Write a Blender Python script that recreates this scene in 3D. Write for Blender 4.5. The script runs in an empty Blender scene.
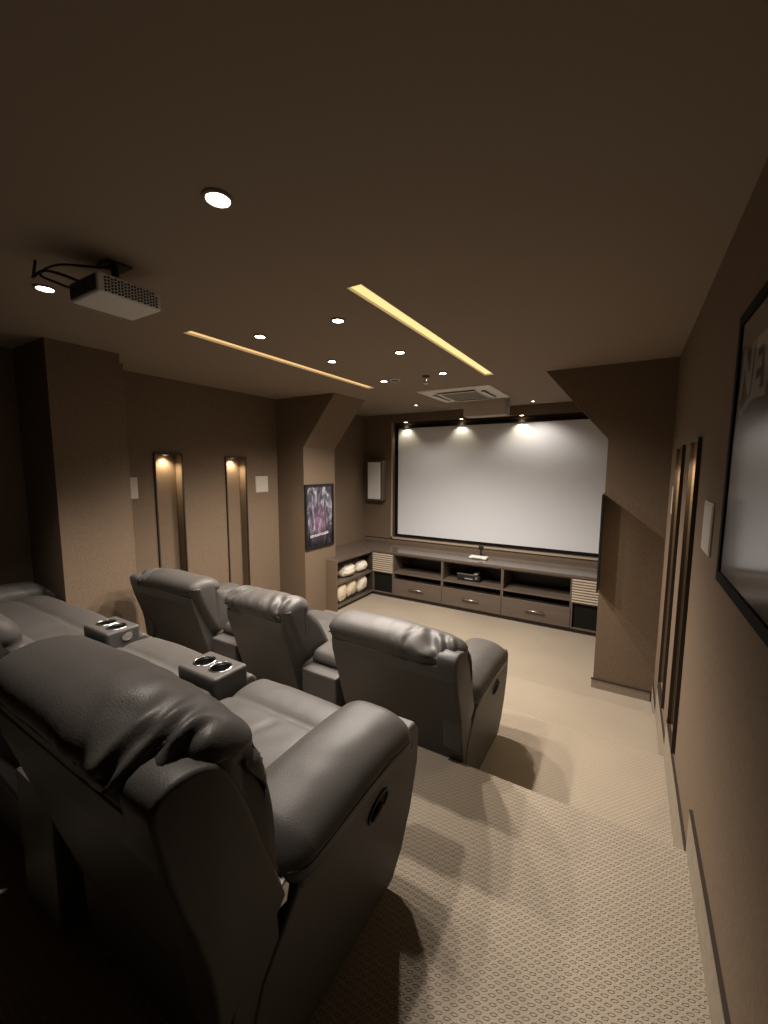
import bpy, bmesh, math, random
from mathutils import Vector, Matrix, noise
random.seed(4)
S = 0.88                      # metres per layout unit
PI = math.pi
C = bpy.context.scene.collection
V = Vector

# ------------------------------------------------------------------ materials
def mat(name):
    m = bpy.data.materials.new(name); m.use_nodes = True
    nt = m.node_tree
    return m, nt, nt.nodes['Principled BSDF']
def N(nt, typ, **kw):
    n = nt.nodes.new(typ)
    for k, v in kw.items():
        if k in n.inputs: n.inputs[k].default_value = v
        else: setattr(n, k, v)
    return n
def simple(name, col, rough=.6, metal=0, spec=.5, bump=0, bscale=200, var=0, vscale=4, coat=0):
    m, nt, b = mat(name)
    b.inputs['Base Color'].default_value = (*col, 1)
    b.inputs['Roughness'].default_value = rough
    b.inputs['Metallic'].default_value = metal
    b.inputs['Specular IOR Level'].default_value = spec
    b.inputs['Coat Weight'].default_value = coat
    tc = N(nt, 'ShaderNodeTexCoord')
    if bump:
        n = N(nt, 'ShaderNodeTexNoise', Scale=bscale, Detail=4)
        nt.links.new(tc.outputs['Object'], n.inputs['Vector'])
        bp = N(nt, 'ShaderNodeBump', Strength=bump, Distance=.002)
        nt.links.new(n.outputs['Fac'], bp.inputs['Height'])
        nt.links.new(bp.outputs['Normal'], b.inputs['Normal'])
    if var:
        n = N(nt, 'ShaderNodeTexNoise', Scale=vscale, Detail=5)
        nt.links.new(tc.outputs['Object'], n.inputs['Vector'])
        r = N(nt, 'ShaderNodeValToRGB')
        r.color_ramp.elements[0].position = .3; r.color_ramp.elements[1].position = .7
        r.color_ramp.elements[0].color = (*[c*(1-var) for c in col], 1)
        r.color_ramp.elements[1].color = (*[c*(1+var) for c in col], 1)
        nt.links.new(n.outputs['Fac'], r.inputs['Fac'])
        nt.links.new(r.outputs['Color'], b.inputs['Base Color'])
    return m
def emit(name, col, strength):
    m, nt, b = mat(name)
    b.inputs['Base Color'].default_value = (*col, 1)
    b.inputs['Emission Color'].default_value = (*col, 1)
    b.inputs['Emission Strength'].default_value = strength
    return m

def leather_mat():
    m, nt, b = mat('charcoal_leather')
    tc = N(nt, 'ShaderNodeTexCoord')
    n = N(nt, 'ShaderNodeTexNoise', Scale=5, Detail=5)
    r = N(nt, 'ShaderNodeValToRGB')
    r.color_ramp.elements[0].color = (.066, .060, .055, 1); r.color_ramp.elements[1].color = (.086, .079, .073, 1)
    nt.links.new(tc.outputs['Object'], n.inputs['Vector']); nt.links.new(n.outputs['Fac'], r.inputs['Fac'])
    nt.links.new(r.outputs['Color'], b.inputs['Base Color'])
    b.inputs['Roughness'].default_value = .46; b.inputs['Specular IOR Level'].default_value = .24
    v = N(nt, 'ShaderNodeTexVoronoi', Scale=260)
    n2 = N(nt, 'ShaderNodeTexNoise', Scale=34, Detail=5)
    nt.links.new(tc.outputs['Object'], v.inputs['Vector']); nt.links.new(tc.outputs['Object'], n2.inputs['Vector'])
    ad = N(nt, 'ShaderNodeMath', operation='ADD')
    mu = N(nt, 'ShaderNodeMath', operation='MULTIPLY'); mu.inputs[1].default_value = .7
    nt.links.new(n2.outputs['Fac'], mu.inputs[0]); nt.links.new(v.outputs['Distance'], ad.inputs[0]); nt.links.new(mu.outputs[0], ad.inputs[1])
    bp = N(nt, 'ShaderNodeBump', Strength=.16, Distance=.002)
    nt.links.new(ad.outputs[0], bp.inputs['Height']); nt.links.new(bp.outputs['Normal'], b.inputs['Normal'])
    return m

def carpet_mat():
    m, nt, b = mat('loop_carpet')
    tc = N(nt, 'ShaderNodeTexCoord'); sp = N(nt, 'ShaderNodeSeparateXYZ')
    nt.links.new(tc.outputs['Object'], sp.inputs[0])
    def M(op, a, bb=None, c=None):
        n = N(nt, 'ShaderNodeMath', operation=op)
        for i, q in enumerate((a, bb, c)):
            if q is None: continue
            if isinstance(q, (int, float)): n.inputs[i].default_value = q
            else: nt.links.new(q, n.inputs[i])
        return n.outputs[0]
    wob = N(nt, 'ShaderNodeTexNoise', Scale=9, Detail=2)
    nt.links.new(tc.outputs['Object'], wob.inputs['Vector'])
    wv = M('MULTIPLY', M('SUBTRACT', wob.outputs['Fac'], .5), .5)
    yz = M('ADD', sp.outputs['Y'], sp.outputs['Z'])
    u = M('ADD', M('MULTIPLY', sp.outputs['X'], 1/.021), wv)
    v = M('ADD', M('MULTIPLY', yz, 1/.0165), wv)
    row = M('FLOOR', v)
    u2 = M('ADD', u, M('MULTIPLY', row, .37))
    fu = M('SUBTRACT', M('FRACT', u2), .5); fv = M('SUBTRACT', M('FRACT', v), .5)
    ru = M('ADD', M('MULTIPLY', fu, .86), M('MULTIPLY', fv, .5))
    rv = M('SUBTRACT', M('MULTIPLY', fv, .86), M('MULTIPLY', fu, .5))
    d = M('SQRT', M('ADD', M('POWER', M('MULTIPLY', ru, 1.0), 2), M('POWER', M('MULTIPLY', rv, 1.9), 2)))
    ring = M('SUBTRACT', 1.0, M('MULTIPLY', M('ABSOLUTE', M('SUBTRACT', d, .36)), 6.5))
    ring = M('MAXIMUM', ring, 0.0)
    fine = N(nt, 'ShaderNodeTexNoise', Scale=260, Detail=3)
    big = N(nt, 'ShaderNodeTexNoise', Scale=1.7, Detail=5)
    for n in (fine, big): nt.links.new(tc.outputs['Object'], n.inputs['Vector'])
    mx = N(nt, 'ShaderNodeMixRGB'); mx.inputs[1].default_value = (.362, .308, .240, 1); mx.inputs[2].default_value = (.17, .140, .105, 1)
    nt.links.new(M('MULTIPLY', ring, .6), mx.inputs[0])
    m2 = N(nt, 'ShaderNodeMixRGB', blend_type='MULTIPLY'); m2.inputs[0].default_value = 1
    rr = N(nt, 'ShaderNodeValToRGB'); rr.color_ramp.elements[0].position = .25; rr.color_ramp.elements[1].position = .75
    rr.color_ramp.elements[0].color = (.80, .80, .80, 1); rr.color_ramp.elements[1].color = (1.06, 1.06, 1.06, 1)
    bl = M('ADD', M('MULTIPLY', fine.outputs['Fac'], .4), M('MULTIPLY', big.outputs['Fac'], .6))
    nt.links.new(bl, rr.inputs['Fac']); nt.links.new(mx.outputs[0], m2.inputs[1]); nt.links.new(rr.outputs['Color'], m2.inputs[2])
    nt.links.new(m2.outputs[0], b.inputs['Base Color'])
    b.inputs['Roughness'].default_value = .95; b.inputs['Specular IOR Level'].default_value = .1
    bp = N(nt, 'ShaderNodeBump', Strength=.6, Distance=.004)
    h = M('SUBTRACT', M('MULTIPLY', fine.outputs['Fac'], .7), ring)
    nt.links.new(h, bp.inputs['Height']); nt.links.new(bp.outputs['Normal'], b.inputs['Normal'])
    return m

def wall_mat(name, col):
    m, nt, b = mat(name)
    tc = N(nt, 'ShaderNodeTexCoord')
    mp = N(nt, 'ShaderNodeMapping'); mp.inputs['Scale'].default_value = (1, 1, .35)
    n = N(nt, 'ShaderNodeTexNoise', Scale=150, Detail=4)
    nt.links.new(tc.outputs['Object'], mp.inputs[0]); nt.links.new(mp.outputs[0], n.inputs['Vector'])
    r = N(nt, 'ShaderNodeValToRGB'); r.color_ramp.elements[0].position = .3; r.color_ramp.elements[1].position = .7
    r.color_ramp.elements[0].color = (*[c*.86 for c in col], 1); r.color_ramp.elements[1].color = (*[c*1.12 for c in col], 1)
    nt.links.new(n.outputs['Fac'], r.inputs['Fac']); nt.links.new(r.outputs['Color'], b.inputs['Base Color'])
    b.inputs['Roughness'].default_value = .85; b.inputs['Specular IOR Level'].default_value = .2
    bp = N(nt, 'ShaderNodeBump', Strength=.25, Distance=.002)
    nt.links.new(n.outputs['Fac'], bp.inputs['Height']); nt.links.new(bp.outputs['Normal'], b.inputs['Normal'])
    return m

def wood_mat(name, c0, c1, rough=.4):
    m, nt, b = mat(name)
    tc = N(nt, 'ShaderNodeTexCoord'); mp = N(nt, 'ShaderNodeMapping'); mp.inputs['Scale'].default_value = (1.5, 22, 30)
    n = N(nt, 'ShaderNodeTexNoise', Scale=3, Detail=6, Distortion=.4)
    nt.links.new(tc.outputs['Object'], mp.inputs[0]); nt.links.new(mp.outputs[0], n.inputs['Vector'])
    r = N(nt, 'ShaderNodeValToRGB'); r.color_ramp.elements[0].position = .3; r.color_ramp.elements[1].position = .7
    r.color_ramp.elements[0].color = (*c0, 1); r.color_ramp.elements[1].color = (*c1, 1)
    nt.links.new(n.outputs['Fac'], r.inputs['Fac']); nt.links.new(r.outputs['Color'], b.inputs['Base Color'])
    b.inputs['Roughness'].default_value = rough
    return m

def poster_mat():
    # an abstract, violet and slate film-poster print (object coordinates: y across, z up)
    m, nt, b = mat('violet_poster_print')
    tc = N(nt, 'ShaderNodeTexCoord')
    mp = N(nt, 'ShaderNodeMapping'); mp.inputs['Scale'].default_value = (1, 9, 4.5)
    n = N(nt, 'ShaderNodeTexNoise', Scale=1.0, Detail=7, Distortion=2.0)
    nt.links.new(tc.outputs['Object'], mp.inputs[0]); nt.links.new(mp.outputs[0], n.inputs['Vector'])
    r = N(nt, 'ShaderNodeValToRGB'); cr = r.color_ramp
    cr.elements[0].position = .34; cr.elements[0].color = (.012, .012, .02, 1)
    cr.elements[1].position = .74; cr.elements[1].color = (.50, .53, .62, 1)
    e = cr.elements.new(.47); e.color = (.05, .045, .06, 1)
    e = cr.elements.new(.56); e.color = (.13, .115, .15, 1)
    nt.links.new(n.outputs['Fac'], r.inputs['Fac'])
    # pink heart of the picture
    g = N(nt, 'ShaderNodeTexGradient', gradient_type='SPHERICAL')
    mg = N(nt, 'ShaderNodeMapping'); mg.inputs['Scale'].default_value = (.1, 5.0, 3.4); mg.inputs['Location'].default_value = (0, 0, .35)
    nt.links.new(tc.outputs['Object'], mg.inputs[0]); nt.links.new(mg.outputs[0], g.inputs[0])
    mx = N(nt, 'ShaderNodeMixRGB'); mx.inputs[2].default_value = (.30, .12, .24, 1)
    mm = N(nt, 'ShaderNodeMath', operation='MULTIPLY'); mm.inputs[1].default_value = .35
    nt.links.new(g.outputs['Fac'], mm.inputs[0]); nt.links.new(mm.outputs[0], mx.inputs[0]); nt.links.new(r.outputs['Color'], mx.inputs[1])
    # the dark foot of the print
    sp = N(nt, 'ShaderNodeSeparateXYZ'); nt.links.new(tc.outputs['Object'], sp.inputs[0])
    mr = N(nt, 'ShaderNodeMapRange'); mr.inputs['From Min'].default_value = -.33; mr.inputs['From Max'].default_value = -.12
    mr.inputs['To Min'].default_value = .12; mr.inputs['To Max'].default_value = 1
    nt.links.new(sp.outputs['Z'], mr.inputs['Value'])
    m3 = N(nt, 'ShaderNodeMixRGB', blend_type='MULTIPLY'); m3.inputs[0].default_value = 1
    nt.links.new(mx.outputs[0], m3.inputs[1]); nt.links.new(mr.outputs[0], m3.inputs[2])
    nt.links.new(m3.outputs[0], b.inputs['Base Color'])
    b.inputs['Roughness'].default_value = .35; b.inputs['Coat Weight'].default_value = .3
    return m

LEATHER = leather_mat()
STITCH = simple('dark_piping', (.022, .02, .019), .5)
BLACKCLOTH = simple('black_underside_cloth', (.012, .012, .012), .9)
WALL = wall_mat('brown_wallcovering', (.166, .119, .081))
CEIL = simple('brown_ceiling_paint', (.27, .215, .165), .8, spec=.2, bump=.05, bscale=120)
CARPET = carpet_mat()
SKIRT = simple('carpet_skirting', (.25, .21, .16), .95, spec=.1, bump=.4, bscale=200, var=.1, vscale=30)
SKIRTCAP = simple('dark_brown_trim', (.035, .024, .017), .5)
TRIMBEIGE = simple('beige_trim', (.42, .34, .25), .5)
FRAMEBRN = simple('dark_brown_frame', (.030, .020, .014), .5)
NICHE = wall_mat('niche_lining', (.20, .155, .11))
SCREEN = simple('matte_screen_fabric', (.74, .76, .80), .9, spec=.1)
BLACK = simple('black_satin', (.008, .008, .008), .45)
BLACKV = simple('black_velvet', (.010, .009, .008), .9, spec=.1)
WHITE = simple('white_plastic', (.72, .71, .68), .4)
PLATE = simple('ivory_plastic', (.46, .42, .36), .5)
OFFWHITE = simple('off_white_metal', (.76, .73, .68), .5)
GREYVENT = simple('grey_grille', (.36, .34, .31), .5)
DARKVENT = simple('dark_vent', (.02, .02, .02), .7)
CHROME = simple('chrome', (.75, .75, .75), .15, metal=1)
STEEL = simple('brushed_steel', (.55, .53, .50), .3, metal=1)
OAK = wood_mat('grey_brown_veneer', (.092, .070, .053), (.128, .098, .075), .38)
OAKDK = wood_mat('dark_veneer', (.024, .018, .014), (.038, .029, .023), .45)
TOPM = wood_mat('polished_worktop', (.085, .066, .052), (.12, .094, .075), .16)
LOUVRE = wood_mat('pale_slats', (.32, .27, .20), (.42, .35, .27), .45)
CREAM = simple('cream_pillow_cotton', (.62, .52, .38), .9, spec=.1, bump=.2, bscale=90, var=.08, vscale=14)
CREAM2 = simple('pale_pillow_cotton', (.70, .64, .54), .9, spec=.1, bump=.2, bscale=90, var=.08, vscale=14)
PVIOLET = poster_mat()
PDARK = simple('slate_poster_print', (.020, .022, .026), .3, var=.5, vscale=3)
LETTER = simple('grey_lettering_ink', (.50, .50, .48), .6)
FRAMEBLK = simple('matte_black_frame', (.008, .008, .008), .8, spec=.1)
LETTERW = simple('white_lettering_ink', (.75, .75, .75), .5)
LENS = emit('lamp_lens', (1, .93, .82), 30)
LENSW = emit('warm_lamp_lens', (1, .82, .55), 14)
STRIP = emit('strip_diffuser', (1, .74, .31), 1.0)
STRIPL = emit('strip_diffuser_dim', (1, .66, .28), .8)
GLASSM, _nt, _b = mat('picture_glass')
_b.inputs['Base Color'].default_value = (1, 1, 1, 1); _b.inputs['Roughness'].default_value = .09
_b.inputs['Transmission Weight'].default_value = 1; _b.inputs['IOR'].default_value = 1.18

# ------------------------------------------------------------------ mesh helpers (layout units)
def finish(name, bm, m, parent=None, loc=None, smooth=False, recalc=True, label=None, kind=None):
    """link the bmesh as ONE mesh object; loc is in layout units and is subtracted from the vertices"""
    if recalc: bmesh.ops.recalc_face_normals(bm, faces=bm.faces)
    o = V(loc) if loc is not None else V((0, 0, 0))
    for v in bm.verts: v.co = (v.co - o)*S
    me = bpy.data.meshes.new(name); bm.to_mesh(me); bm.free()
    if smooth:
        for p in me.polygons: p.use_smooth = True
    ob = bpy.data.objects.new(name, me); C.objects.link(ob)
    me.materials.append(m)
    ob.location = o*S
    if parent: ob.parent = parent
    if label: ob['label'] = label
    if kind: ob['kind'] = kind
    return ob
def thing(name, label, cat, loc=(0, 0, 0), group=None, rz=0):
    o = bpy.data.objects.new(name, None); C.objects.link(o)
    o.location = V(loc)*S; o.rotation_euler = (0, 0, rz); o.empty_display_size = .05
    o['label'] = label; o['category'] = cat
    if group: o['group'] = group
    return o
def tag(o, label, cat, group=None):
    o['label'] = label; o['category'] = cat
    if group: o['group'] = group
    return o
def struct(name, bm, m, **kw):
    return finish(name, bm, m, kind='structure', **kw)

def box(bm, x0, x1, y0, y1, z0, z1, bev=0, seg=2):
    r = bmesh.ops.create_cube(bm, size=1)
    vs = r['verts']
    for v in vs:
        v.co = V(((x0+x1)/2+v.co.x*(x1-x0), (y0+y1)/2+v.co.y*(y1-y0), (z0+z1)/2+v.co.z*(z1-z0)))
    if bev:
        es = list({e for v in vs for e in v.link_edges})
        bmesh.ops.bevel(bm, geom=es, offset=bev, segments=seg, affect='EDGES', profile=.5)
    return bm
def nb(): return bmesh.new()
def bx(*a, **k): return box(nb(), *a, **k)
def mapax(axis, a, p, q):
    return V((a, p, q)) if axis == 'x' else (V((p, a, q)) if axis == 'y' else V((p, q, a)))
def prism(bm, axis, a0, a1, poly, bev=0, seg=3):
    A = [bm.verts.new(mapax(axis, a0, *p)) for p in poly]
    B = [bm.verts.new(mapax(axis, a1, *p)) for p in poly]
    n = len(poly); fs = [bm.faces.new(A), bm.faces.new(B[::-1])]
    for i in range(n): fs.append(bm.faces.new((A[i], B[i], B[(i+1) % n], A[(i+1) % n])))
    bmesh.ops.recalc_face_normals(bm, faces=fs)
    if bev:
        es = list({e for f in fs[:2] for e in f.edges})
        bmesh.ops.bevel(bm, geom=es, offset=bev, segments=seg, affect='EDGES', profile=.5)
    return bm
def smoothloop(pts, m):
    """closed Catmull-Rom through pts, resampled to m even points"""
    P = [V(p) for p in pts]; n = len(P); out = []
    for i in range(n):
        a, b, c, d = P[i-1], P[i], P[(i+1) % n], P[(i+2) % n]
        for k in range(16):
            t = k/16
            out.append(.5*((2*b)+(c-a)*t+(2*a-5*b+4*c-d)*t*t+(3*b-a-3*c+d)*t**3))
    L = [0]
    for i in range(len(out)): L.append(L[-1]+(out[(i+1) % len(out)]-out[i]).length)
    res = []; j = 0
    for k in range(m):
        s = L[-1]*k/m
        while L[j+1] < s: j += 1
        f = (s-L[j])/max(L[j+1]-L[j], 1e-9)
        res.append(out[j].lerp(out[(j+1) % len(out)], f))
    return res
def puff(bm, axis, a0, a1, prof, r, m=56, n=20, ends=7, crown=0, warp=None):
    """soft stuffed form: a closed profile swept along an axis with rounded ends"""
    P = smoothloop([V((*p, 0)) for p in prof], m)
    area = sum(P[i].x*P[(i+1) % m].y-P[(i+1) % m].x*P[i].y for i in range(m))
    Nn = []
    for i in range(m):
        t = (P[(i+1) % m]-P[i-1]).normalized(); nn = V((t.y, -t.x, 0))
        Nn.append(nn if area > 0 else -nn)
    st = []
    for k in range(ends+1):
        t = k/ends*PI/2; st.append((a0+r*(1-math.cos(t)), r*(1-math.sin(t))))
    for k in range(1, n): st.append((a0+r+(a1-a0-2*r)*k/n, 0))
    for k in range(ends, -1, -1):
        t = k/ends*PI/2; st.append((a1-r*(1-math.cos(t)), r*(1-math.sin(t))))
    rings = []
    for a, ins in st:
        s = (a-a0)/(a1-a0); cr = crown*(1-(2*s-1)**2)
        ring = []
        for p, nn in zip(P, Nn):
            q = p-nn*(ins-cr)
            co = mapax(axis, a, q.x, q.y)
            ring.append(bm.verts.new(warp(co) if warp else co))
        rings.append(ring)
    for A, B in zip(rings, rings[1:]):
        for i in range(m): bm.faces.new((A[i], A[(i+1) % m], B[(i+1) % m], B[i]))
    caps = [bm.faces.new(R_) for R_ in (rings[0], rings[-1])]
    bmesh.ops.triangulate(bm, faces=caps, quad_method='BEAUTY', ngon_method='BEAUTY')
    return bm
def displace(bm, fn):
    bmesh.ops.recalc_face_normals(bm, faces=bm.faces); bm.normal_update()
    off = [(v, v.normal*fn(v.co)) for v in bm.verts]
    for v, d in off: v.co += d
    return bm
def tube(bm, pts, r, k=8, closed=False):
    P = [V(p) for p in pts]; n = len(P); rings = []
    up = V((0, 0, 1)); prev = None
    for i in range(n):
        a = P[i-1] if (i or closed) else P[i]; b = P[(i+1) % n] if (i < n-1 or closed) else P[i]
        t = (b-a).normalized()
        if prev is None:
            s = t.cross(up)
            if s.length < .1: s = t.cross(V((1, 0, 0)))
        else: s = prev-t*prev.dot(t)
        s.normalize(); prev = s; w = s.cross(t)
        rings.append([bm.verts.new(P[i]+(s*math.cos(2*PI*j/k)+w*math.sin(2*PI*j/k))*r) for j in range(k)])
    for i in range(n if closed else n-1):
        A, B = rings[i], rings[(i+1) % n]
        for j in range(k): bm.faces.new((A[j], A[(j+1) % k], B[(j+1) % k], B[j]))
    if not closed: bm.faces.new(rings[0]); bm.faces.new(rings[-1])
    return bm
def curve_pts(pts, k=8):
    P = [V(p) for p in pts]; P = [2*P[0]-P[1]]+P+[2*P[-1]-P[-2]]; out = []
    for i in range(1, len(P)-2):
        a, b, c, d = P[i-1:i+3]
        for j in range(k):
            t = j/k
            out.append(.5*((2*b)+(c-a)*t+(2*a-5*b+4*c-d)*t*t+(3*b-a-3*c+d)*t**3))
    return out+[P[-2]]
def lathe(bm, prof, c=(0, 0, 0), k=32, rot=None, cap=True):
    c = V(c); rings = []
    for r, z in prof:
        ring = []
        for j in range(k):
            p = V((r*math.cos(2*PI*j/k), r*math.sin(2*PI*j/k), z))
            if rot: p = rot @ p
            ring.append(bm.verts.new(c+p))
        rings.append(ring)
    for A, B in zip(rings, rings[1:]):
        for j in range(k): bm.faces.new((A[j], A[(j+1) % k], B[(j+1) % k], B[j]))
    for R_, pr in ((rings[0], prof[0]), (rings[-1], prof[-1])):
        if cap and pr[0] > 1e-5: bm.faces.new(R_)
    bmesh.ops.remove_doubles(bm, verts=bm.verts, dist=1e-6)
    return bm
def boolean(ob, cutter_bm):
    """cut a hole for good; the cutter is gone afterwards"""
    for v in cutter_bm.verts: v.co *= S
    me = bpy.data.meshes.new('cut'); bmesh.ops.recalc_face_normals(cutter_bm, faces=cutter_bm.faces); cutter_bm.to_mesh(me); cutter_bm.free()
    c = bpy.data.objects.new('cut', me); C.objects.link(c); c.matrix_world = ob.matrix_world
    c.parent = ob.parent; c.location = ob.location
    md = ob.modifiers.new('b', 'BOOLEAN'); md.operation = 'DIFFERENCE'; md.solver = 'EXACT'; md.object = c
    bpy.context.view_layer.update()
    new = bpy.data.meshes.new_from_object(ob.evaluated_get(bpy.context.evaluated_depsgraph_get()))
    ob.modifiers.clear(); ob.data = new
    bpy.data.objects.remove(c); bpy.data.meshes.remove(me)
def panel(bm, fmap, ur, vr, holes, thick):
    """wall slab with recesses: holes = (u0,u1,v0,v1,depth); fmap(u,v,d) gives a point d behind the face"""
    us = sorted({*ur, *[h[0] for h in holes], *[h[1] for h in holes]})
    vs = sorted({*vr, *[h[2] for h in holes], *[h[3] for h in holes]})
    def dep(u, v):
        for h in holes:
            if h[0] < u < h[1] and h[2] < v < h[3]: return h[4]
        return 0
    D = [[dep((us[i]+us[i+1])/2, (vs[j]+vs[j+1])/2) for j in range(len(vs)-1)] for i in range(len(us)-1)]
    def quad(*ps): bm.faces.new([bm.verts.new(fmap(*p)) for p in ps])
    for i in range(len(us)-1):
        for j in range(len(vs)-1):
            d = D[i][j]; u0, u1, v0, v1 = us[i], us[i+1], vs[j], vs[j+1]
            quad((u0, v0, d), (u1, v0, d), (u1, v1, d), (u0, v1, d))
            e = D[i+1][j] if i+2 < len(us) else thick
            if e != d: quad((u1, v0, d), (u1, v1, d), (u1, v1, e), (u1, v0, e))
            e = D[i][j+1] if j+2 < len(vs) else thick
            if e != d: quad((u0, v1, d), (u1, v1, d), (u1, v1, e), (u0, v1, e))
            if i == 0: quad((u0, v0, d), (u0, v1, d), (u0, v1, thick), (u0, v0, thick))
            if j == 0: quad((u0, v0, d), (u1, v0, d), (u1, v0, thick), (u0, v0, thick))
            quad((u0, v0, thick), (u1, v0, thick), (u1, v1, thick), (u0, v1, thick))
    bmesh.ops.remove_doubles(bm, verts=bm.verts, dist=1e-5)
    return bm

# ------------------------------------------------------------------ layout (fitted to the photograph)
XR, XL, ZC, YS, YB = .286, -4.17, 2.40, 6.23, -.95
YE1, YE2, YE3 = 1.87, 2.895, 3.69
Z0, Z1, Z2, Z3 = 0., -.26, -.42, -.576
XA, YA0, YA1 = -3.60, 1.32, 1.815
XP, XP1, XQ, XQ1, ZH = -.19, -.75, -3.69, -3.155, 1.752
YP0, YP1, YQ0, YQ1 = 4.18, 4.80, 4.07, 4.73

# ------------------------------------------------------------------ room shell
bm = nb()
prism(bm, 'x', XL-.1, XR+.1, [(YB, -.9), (YS+.3, -.9), (YS+.3, Z3), (YE3, Z3), (YE3, Z2), (YE2, Z2), (YE2, Z1), (YE1, Z1), (YE1, Z0), (YB, Z0)])
es = [e for e in bm.edges if abs(e.verts[0].co.x-e.verts[1].co.x) > 1 and any(abs(e.verts[0].co.y-y) < 1e-4 and abs(e.verts[0].co.z-z) < 1e-4 for y, z in ((YE1, Z0), (YE2, Z1), (YE3, Z2)))]
bmesh.ops.bevel(bm, geom=es, offset=.022, segments=4, affect='EDGES', profile=.5)
struct('floor', bm, CARPET)

SLOTS = ((-1.295, -1.200), (-2.672, -2.577)); SY0, SY1 = 1.765, 4.07
struct('ceiling', panel(nb(), lambda u, v, d: V((u, v, ZC+d)), (XL-.1, XR+.1), (YB, YS+.3),
       [(a, b, SY0, SY1, .05) for a, b in SLOTS], .2), CEIL)
ND = .10
NL = ((2.38, 2.665, .02, 1.62), (3.235, 3.52, -.16, 1.605))
NR = ((2.505, 2.765, .02, 1.635), (3.20, 3.56, -.10, 1.63))
struct('wall_left', panel(nb(), lambda u, v, d: V((XL-d, u, v)), (YB, YS+.3), (-.8, ZC+.1), [(*n, ND) for n in NL], .25), WALL)
struct('wall_right', panel(nb(), lambda u, v, d: V((XR+d, u, v)), (YB, YS+.3), (-.8, ZC+.1), [(*n, ND) for n in NR], .25), WALL)
RX0, RX1, RZ0, RZ1, RD = -3.575, .02, .262, 2.262, .13
struct('wall_front', panel(nb(), lambda u, v, d: V((u, YS+d, v)), (XL, XR), (-.8, ZC+.1), [(RX0, RX1, RZ0, RZ1, RD)], .3), WALL)
struct('wall_back', bx(XL-.1, XR+.1, YB-.15, YB, -.3, ZC+.1), WALL)
struct('pillar', prism(nb(), 'y', YP0, YP1, [(XR+.05, Z3-.05), (XP, Z3-.05), (XP, ZH), (XP1, ZC+.01), (XR+.05, ZC+.01)]), WALL)
struct('pillar', prism(nb(), 'y', YQ0, YQ1, [(XL-.05, Z3-.05), (XQ, Z3-.05), (XQ, ZH), (XQ1, ZC+.01), (XL-.05, ZC+.01)]), WALL)
struct('pillar', bx(XL-.05, XA, YA0, YA1, -.3, ZC+.01), WALL)
struct('trim_1', bx(XA-.10, XA-.055, YA1+.004, YA1+.055, Z1, ZC-.06, bev=.006), WALL)

def skirt(name, y0, y1, z0, h, x=XR, sgn=-1):
    o = struct(name, bx(min(x, x+sgn*.010), max(x, x+sgn*.010), y0, y1, z0, z0+h), SKIRT)
    finish('cap', bx(min(x, x+sgn*.0115), max(x, x+sgn*.0115), y0, y1, z0+h, z0+h+.006), SKIRTCAP, o)
H = .165
skirt('baseboard_right_top', YB, YE1, Z0, H)
skirt('baseboard_right_middle', YE1+.001, YE2, Z1, H+.06)
skirt('baseboard_right_lower', YE2+.001, YE3, Z2, H+.06)
skirt('baseboard_right_bottom', YE3+.001, YP0, Z3, H)
skirt('baseboard_left_top', YB, YA0, Z0, H, XL, 1)
skirt('baseboard_left_bottom', YE3+.001, YQ0, Z3, H, XL, 1)
o = struct('baseboard_pillar', bx(XP-.014, XR-.021, YP0-.014, YP0, Z3, Z3+.085), SKIRT)
finish('cap', bx(XP-.018, XR-.021, YP0-.018, YP0, Z3+.085, Z3+.095), SKIRTCAP, o)

# niche frames and the small lamp at the head of each niche
def niche(side, n, k, label):
    y0, y1, z0, z1 = n; x = XL if side < 0 else XR; s = 1 if side < 0 else -1     # s points into the room
    bm = nb(); w, p = .013, .018
    def bb(a, b, c, d):
        box(bm, min(x, x+s*p), max(x, x+s*p), a, b, c, d)
    bb(y0-w, y0, z0-w, z1+w); bb(y1, y1+w, z0-w, z1+w); bb(y0, y1, z1, z1+w); bb(y0, y1, z0-w, z0)
    struct('trim_%d' % k, bm, FRAMEBRN)
    yc = (y0+y1)/2; xc = x-s*ND*.5
    t = thing('niche_light', label, 'light', (xc, yc, z1))
    finish('trim_ring', lathe(nb(), [(.036, 0), (.036, -.006), (.026, -.008), (.026, -.002)], k=24), STEEL, t)
    finish('lens', lathe(nb(), [(0, -.004), (.026, -.004), (.026, -.0005)], k=24), LENSW, t)
    l = bpy.data.lights.new('niche_lamp', 'SPOT'); l.energy = 11; l.color = (1, .78, .5); l.spot_size = 2.3; l.spot_blend = .8; l.shadow_soft_size = .02
    lo = bpy.data.objects.new('lamp', l); C.objects.link(lo); lo.parent = t; lo.location = V((0, 0, -.02))*S
niche(-1, NL[0], 2, 'small round lamp in the head of the nearer left wall niche')
niche(-1, NL[1], 3, 'small round lamp in the head of the left wall niche beside the pillar')
niche(1, NR[0], 4, 'small round lamp in the head of the nearer right wall niche')
niche(1, NR[1], 5, 'small round lamp in the head of the farther right wall niche')

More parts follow.
